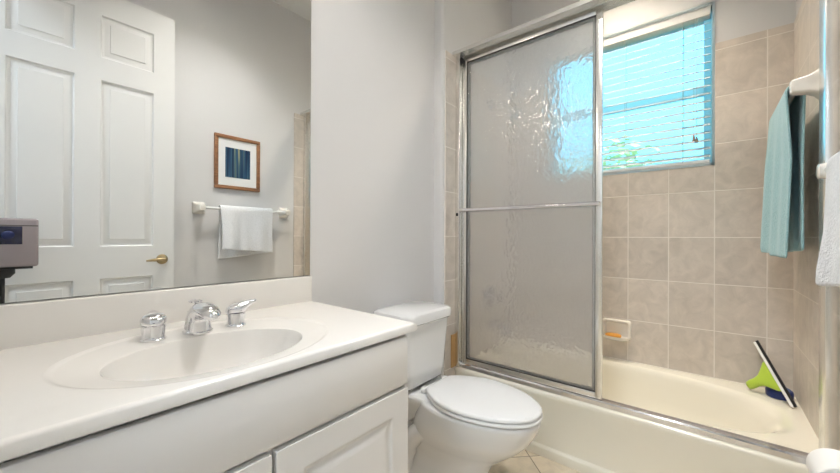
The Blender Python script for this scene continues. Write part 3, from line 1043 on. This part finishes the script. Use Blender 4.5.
# ------------------------------------------------------------------ tub wall fittings
sd = thing('soap_dish', (XE, 0.44, 0.45), 'bone ceramic soap dish set in the tile under the window', 'soap dish')
m = MB()
y0_, y1_, z0_, z1_ = 0.358, 0.520, 0.449, 0.570


def yz_loop(cx_, hy, hz, r_, x, n=6):
    return [(x, p[0], p[1]) for p in rbox_loop(*cx_, hy, hz, r_, 0, n)]


cc = (0.439, 0.5095)
m.loft([yz_loop(cc, 0.081, 0.0605, 0.016, XE), yz_loop(cc, 0.080, 0.0595, 0.016, XE - 0.010), yz_loop(cc, 0.075, 0.0545, 0.016, XE - 0.018), yz_loop(cc, 0.068, 0.048, 0.014, XE - 0.018), yz_loop(cc, 0.063, 0.043, 0.012, XE - 0.009), yz_loop(cc, 0.060, 0.040, 0.012, XE - 0.004)], cap0=False)
# projecting tray
L = []
for z_, hy_, dx_ in ((0.452, 0.062, 0.030), (0.449, 0.066, 0.050), (0.455, 0.074, 0.062), (0.466, 0.078, 0.066), (0.472, 0.077, 0.065), (0.4715, 0.070, 0.058), (0.464, 0.064, 0.050), (0.462, 0.03, 0.030)):
    L.append([(XE - 0.002 - dx_ * (0.5 - 0.5 * math.cos(PI * min(1, max(0, q)))) if False else XE - 0.003 - dx_ * max(0.0, math.sin(PI * k / 24)) ** 0.45, 0.439 + hy_ * math.cos(PI * k / 24), z_) for k in range(25)])
m.loft(L)
m.build('dish_body', M['ceramic'], sd, smooth=50)
sp_ = MB()
L = []
for z_, s_ in ((0.4645, 0.80), (0.468, 0.97), (0.475, 1.0), (0.481, 0.96), (0.4845, 0.75)):
    L.append(rbox_loop(XE - 0.033, 0.452, 0.024 * s_, 0.044 * s_, 0.02, z_))
sp_.loft(L)
tag(sp_.build('soap_bar', M['soap'], smooth=60), 'small orange bar of soap lying in the ceramic dish', 'soap')


def ceramic_post(mb, x, zc_, reach, s=1.0, tall=False):
    """flared wall post of a ceramic towel bar, standing out along +Y"""
    prof = [(0.0, 0.036, 0.038), (0.008, 0.035, 0.037), (0.018, 0.028, 0.031), (0.034, 0.021, 0.024), (reach - 0.012, 0.017, 0.019), (reach - 0.003, 0.016, 0.018), (reach, 0.011, 0.013)]
    if tall:
        prof = [(0.0, 0.036, 0.074), (0.006, 0.035, 0.066), (0.014, 0.032, 0.051), (0.028, 0.027, 0.036), (0.048, 0.022, 0.028), (reach - 0.010, 0.019, 0.0235), (reach - 0.003, 0.017, 0.0215), (reach, 0.012, 0.016)]
    L_ = []
    for d, hx_, hz_ in prof:
        L_.append([(p[0], WS + d, p[1]) for p in rbox_loop(x, zc_, hx_ * s, hz_ * s, 0.010, 0, 5)])
    mb.loft(L_)


def towel_rail(x0, x1, zc_, reach, label, bar_mat, tall=False):
    root = thing('towel_bar', ((x0 + x1) / 2, WS, zc_), label, 'towel bar')
    for x in (x0, x1):
        mb = MB(); ceramic_post(mb, x, zc_, reach, 1.12, tall); mb.build('post', M['ceramic'], root, smooth=50)
    mb = MB(); mb.tube([(x0, WS + reach - 0.020, zc_), (x1, WS + reach - 0.020, zc_)], 0.0095, 16); mb.build('bar', bar_mat, root, smooth=50)
    return root


def towel(name, x0, x1, yb, zb, rb, lf, lb, mat, label, folds, amp, flare=0.02, group=None, skew=0.0, thick=0.007, band=None, seed=1, near_curl=0.0):
    """cloth hung over a bar that runs along X: front drop lf (+Y side), back drop lb"""
    rnd = random.Random(seed)
    ph = [rnd.uniform(0, 6.28) for _ in range(3)]
    NU, NV = 44, 26
    path = []
    for k in range(NV + 1):
        path.append(('f', lf * (1 - k / NV)))
    for k in range(1, 8):
        path.append(('o', PI * k / 8))
    for k in range(NV + 1):
        path.append(('b', lb * k / NV))
    mb = MB()
    grid = []
    for tag_, v in path:
        row = []
        for i in range(NU + 1):
            u = i / NU
            x = x0 + (x1 - x0) * u
            wave = math.sin(folds * 2 * PI * u + ph[0]) + 0.5 * math.sin(folds * 4.3 * PI * u + ph[1])
            if tag_ == 'o':
                y, z = yb + rb * math.cos(v), zb + rb * math.sin(v)
            else:
                drop = v
                k = min(1.0, drop / 0.25)
                if tag_ == 'f':
                    y = yb + rb + amp * k * (wave * 0.5 + 0.6) + flare * min(1, drop / max(lf, 1e-3))
                    y += near_curl * k * (1 - u)
                else:
                    y = yb - rb - amp * 0.25 * k * (wave + 0.4)
                z = zb - drop - skew * u * (1 if tag_ == 'f' else -1) * k
                cx_ = (x0 + x1) / 2
                x = cx_ + (x - cx_) * (1 - 0.04 * math.sin(PI * min(1, drop / max(lf, lb))))
            row.append(mb.bm.verts.new((x, y, z)))
        grid.append(row)
    for a, b in zip(grid, grid[1:]):
        for i in range(NU):
            mb.bm.faces.new((a[i], a[i + 1], b[i + 1], b[i]))
    o = mb.build(name, mat, None, smooth=180)
    md = o.modifiers.new('thick', 'SOLIDIFY')
    md.thickness = thick
    md.offset = 1.0
    md = o.modifiers.new('soft', 'SUBSURF')
    md.levels = md.render_levels = 1
    tag(o, label, 'towel', group)
    return o


WS = YS + 0.008
towel_rail(1.862, 2.40, 1.636, 0.092, 'ceramic towel bar inside the shower holding the teal towel', M['ceramic'], True)
towel('bath_towel', 1.900, 2.345, WS + 0.072, 1.636, 0.020, 0.632, 0.60, M['teal'], 'teal bath towel hanging over the bar inside the shower', 2.4, 0.018, 0.024, skew=-0.02, near_curl=-0.024, seed=5, thick=0.008)
WS = YS
towel_rail(0.905, 1.535, 1.278, 0.085, 'ceramic towel bar on the painted wall opposite the mirror holding white towels', M['white_plastic'])
towel('hand_towel', 1.015, 1.400, YS + 0.065, 1.278, 0.016, 0.288, 0.362, M['white_terry'], 'white hand towel draped over the bar under the framed picture', 1.6, 0.022, 0.008, skew=0.036, seed=21, thick=0.010)

# picture
pic = thing('framed_picture', (1.165, YS, 1.43), 'oak framed blue forest print with a white mat on the wall above the white towel', 'picture')
X0, X1, Z0, Z1 = 1.000, 1.330, 1.430, 1.826
m = MB()
fwid = 0.026
for a, b, c, d in ((X0, X1, Z0, Z0 + fwid), (X0, X1, Z1 - fwid, Z1), (X0, X0 + fwid, Z0 + fwid, Z1 - fwid), (X1 - fwid, X1, Z0 + fwid, Z1 - fwid)):
    m.box(a, b, YS, YS + 0.020, c, d, 0.004)
m.build('picture_frame', M['oak'], pic, smooth=40)
m = MB(); m.box(X0 + 0.02, X1 - 0.02, YS + 0.002, YS + 0.010, Z0 + 0.02, Z1 - 0.02); m.build('picture_mat', M['mat_board'], pic)
m = MB(); m.box(X0 + 0.075, X1 - 0.075, YS + 0.010, YS + 0.0115, Z0 + 0.088, Z1 - 0.088); m.build('print', forest_print('forest_print', X0, X1), pic)

# toilet paper
ry, rz = -0.268, 0.462
tph = thing('toilet_paper_holder', (1.39, YS, rz), 'ceramic toilet paper holder low on the wall below the white towel', 'paper holder')
for x in (1.312, 1.468):
    m = MB(); WS = YS; ceramic_post(m, x, rz, 0.084, 0.8); m.build('post', M['ceramic'], tph, smooth=50)
m = MB(); m.tube([(1.312, ry, rz), (1.468, ry, rz)], 0.0125, 16); m.build('roller', M['white_plastic'], tph, smooth=50)
tpr = thing('toilet_paper_roll', (1.39, ry, rz - 0.056), 'white toilet paper roll on its low wall holder beside the tub', 'toilet paper')
m = MB()
m.loft([[(x, ry + r_ * math.cos(2 * PI * k / 48), rz - 0.004 + r_ * math.sin(2 * PI * k / 48)) for k in range(48)] for x, r_ in ((1.335, 0.021), (1.335, 0.052), (1.337, 0.054), (1.443, 0.054), (1.445, 0.052), (1.445, 0.021), (1.335, 0.021))], False, False)
m.build('paper', M['paper'], tpr, smooth=40)
m = MB()
m.loft([[(x, ry + r_ * math.cos(2 * PI * k / 32), rz - 0.004 + r_ * math.sin(2 * PI * k / 32)) for k in range(32)] for x, r_ in ((1.335, 0.0205), (1.445, 0.0205), (1.445, 0.019), (1.335, 0.019), (1.335, 0.0205))], False, False)
m.build('core', M['card'], tpr, smooth=40)

# ------------------------------------------------------------------ window blind
bl = thing('window_blind', (2.52, 0.425, 1.5), 'white horizontal slat blind with slats open in the shower window', 'blind')
by0, by1 = WY0 + 0.018, WY1 - 0.018
bx = 2.525
m = MB(); m.box(2.492, 2.555, by0, by1, WZ1 - 0.062, WZ1 - 0.013, 0.003); m.build('headrail', M['slat'], bl)
m = MB()
tilt = math.radians(25)
zz = WZ1 - 0.092
while zz > WZ0 + 0.055:
    pr = []
    for q in range(7):
        s = (q / 6 - 0.5) * 0.050
        bow = 0.0022 * (1 - (2 * q / 6 - 1) ** 2)
        pr.append((bx + s * math.cos(tilt) - bow * math.sin(tilt), zz + s * math.sin(tilt) + bow * math.cos(tilt)))
    lo = [(x + 0.0012, z - 0.0036) for x, z in reversed(pr)]
    ring = pr + lo
    m.loft([[(x, by0, z) for x, z in ring], [(x, by1, z) for x, z in ring]])
    zz -= 0.0435
m.build('slats', M['slat'], bl, smooth=40)
m = MB(); m.box(2.498, 2.550, by0, by1, WZ0 + 0.016, WZ0 + 0.036, 0.004); m.build('bottom_rail', M['slat'], bl)
m = MB()
for yy in (0.11, 0.40, 0.70):
    for xx in (bx - 0.0265, bx + 0.0265):
        m.tube([(xx, yy, WZ0 + 0.03), (xx, yy, WZ1 - 0.06)], 0.0011, 6)
m.build('ladder_cord', M['cord'], bl)
for dy, zb_ in ((0.060, 1.66), (0.047, 1.648)):
    m = MB(); m.tube([(2.4915, dy, zb_), (2.4915, dy, WZ1 - 0.06)], 0.0011, 6); pc = m.build('pull_cord', M['cord'], bl)
    m = MB(); m.tube([(2.4915, dy, zb_), (2.4915, dy, zb_ - 0.012), (2.4915, dy, zb_ - 0.034)], [0.003, 0.006, 0.0075], 12); m.build('tassel', M['tassel'], pc, smooth=50)

# ------------------------------------------------------------------ squeegee and scrubber on the tub deck
A, B = Vector((2.470, -0.196, 0.556)), Vector((2.262, -0.303, RIM + 0.013))
sq = thing('squeegee', (2.262, -0.303, RIM), 'lime green squeegee with a white blade leaning in the tub corner', 'squeegee')
ax = (B - A).normalized()
hdir = Vector((-0.05, 0.05, -0.20))
hdir = (Vector((2.395, -0.158, RIM + 0.022)) - (A * 0.46 + B * 0.54)).normalized()
nrm = ax.cross(hdir).normalized()
inp = (hdir - ax * hdir.dot(ax)).normalized()


def slab(mb, p, q, w0, w1, off0, off1):
    """strip from p to q: inp offsets off0..off1, half thickness w"""
    L_ = []
    for c in (p, q):
        L_.append([c + inp * off0 + nrm * w0, c + inp * off1 + nrm * w1, c + inp * off1 - nrm * w1, c + inp * off0 - nrm * w0])
    mb.loft(L_)


m = MB(); slab(m, A, B, 0.006, 0.007, 0.004, 0.015); m.build('blade_channel', M['white_plastic'], sq, bevel=0.002)
m = MB(); slab(m, A - ax * 0.003, B + ax * 0.003, 0.0025, 0.003, -0.007, 0.005); m.build('rubber_blade', M['rubber'], sq)
m = MB()
mid = A * 0.46 + B * 0.54
He = Vector((2.395, -0.158, RIM + 0.022))
L = []
for t, half, th in ((0.0, 0.074, 0.007), (0.10, 0.070, 0.009), (0.30, 0.044, 0.012), (0.45, 0.027, 0.014), (0.62, 0.021, 0.016), (0.85, 0.022, 0.016), (0.97, 0.019, 0.014), (1.0, 0.010, 0.008)):
    c = mid + inp * 0.016 + (He - mid - inp * 0.016) * t
    L.append([c + ax * half * math.cos(2 * PI * k / 20) + nrm * th * math.sin(2 * PI * k / 20) for k in range(20)])
m.loft(L)
m.build('handle', M['lime'], sq, smooth=60)

scb = thing('scrubber', (2.392, -0.268, RIM), 'round navy scrubber lying under the squeegee in the tub corner', 'scrubber')
m = MB(); m.lathe([(0.0, 0), (0.044, 0), (0.048, 0.005), (0.049, 0.028), (0.046, 0.036), (0.042, 0.038), (0.0, 0.038)], (2.392, -0.268, RIM), 'Z', 40); m.build('scrubber_body', M['navy_plastic'], scb, smooth=40)
m = MB(); m.lathe([(0.0, 0.038), (0.040, 0.038), (0.039, 0.042), (0.025, 0.044), (0.0, 0.044)], (2.392, -0.268, RIM), 'Z', 40); m.build('scrubber_pad', M['bristle'], scb, smooth=40)

# ------------------------------------------------------------------ the scanner camera on its tripod, seen in the mirror
tri = thing('tripod', (0.02, -0.09, 0), 'black tripod in the doorway under the silver camera seen in the mirror', 'tripod')
m = MB(); m.tube([(0.02, -0.09, 0.42), (0.02, -0.09, 0.915)], 0.014, 16); m.build('column', M['rubber'], tri, smooth=50)
m = MB(); m.lathe([(0.0, 0.885), (0.03, 0.885), (0.045, 0.905), (0.045, 0.925), (0.0, 0.925)], (0.02, -0.09, 0), 'Z', 24); m.build('head_plate', M['rubber'], tri, smooth=40)
m = MB(); m.lathe([(0.0, 0.62), (0.026, 0.62), (0.030, 0.65), (0.026, 0.69), (0.0, 0.69)], (0.02, -0.09, 0), 'Z', 20); m.build('collar', M['rubber'], tri, smooth=40)
for a in (0.5, 2.6, 4.6):
    q = (0.02 + 0.13 * math.cos(a), -0.09 + 0.13 * math.sin(a), 0.006)
    m = MB(); m.tube([(0.02 + 0.02 * math.cos(a), -0.09 + 0.02 * math.sin(a), 0.655), q], [0.011, 0.009], 12); lg = m.build('leg', M['rubber'], tri, smooth=50)
    m = MB(); m.lathe([(0.0, 0), (0.014, 0), (0.012, 0.02), (0.0, 0.02)], (q[0], q[1], 0), 'Z', 14); m.build('foot', M['rubber'], lg, smooth=50)
cm = thing('scanner_camera', (0.02, -0.09, 0.926), 'silver box camera with a dark lens window reflected in the mirror', 'camera')
m = MB(); m.box(-0.090, 0.136, -0.150, -0.036, 0.936, 1.160, 0.012, 4); m.build('camera_shell', M['cam_body'], cm, smooth=40)
m = MB(); m.box(-0.072, 0.118, -0.142, -0.044, 0.926, 0.937); m.build('camera_base', M['rubber'], cm)
m = MB(); m.box(-0.05, 0.084, -0.0365, -0.0335, 1.040, 1.122, 0.0014, 2); w = m.build('lens_window', M['cam_dark'], cm, smooth=40)
m = MB(); m.lathe([(0.0, 0.010), (0.010, 0.0085), (0.017, 0.005), (0.020, 0.0), (0.0, 0.0)], (0.041, -0.0335, 1.082), 'Y', 28); m.build('lens', M['lens'], w, smooth=60)
m = MB(); m.box(-0.088, 0.134, -0.037, -0.0352, 1.124, 1.128); m.build('shell_seam', M['grime'], cm)
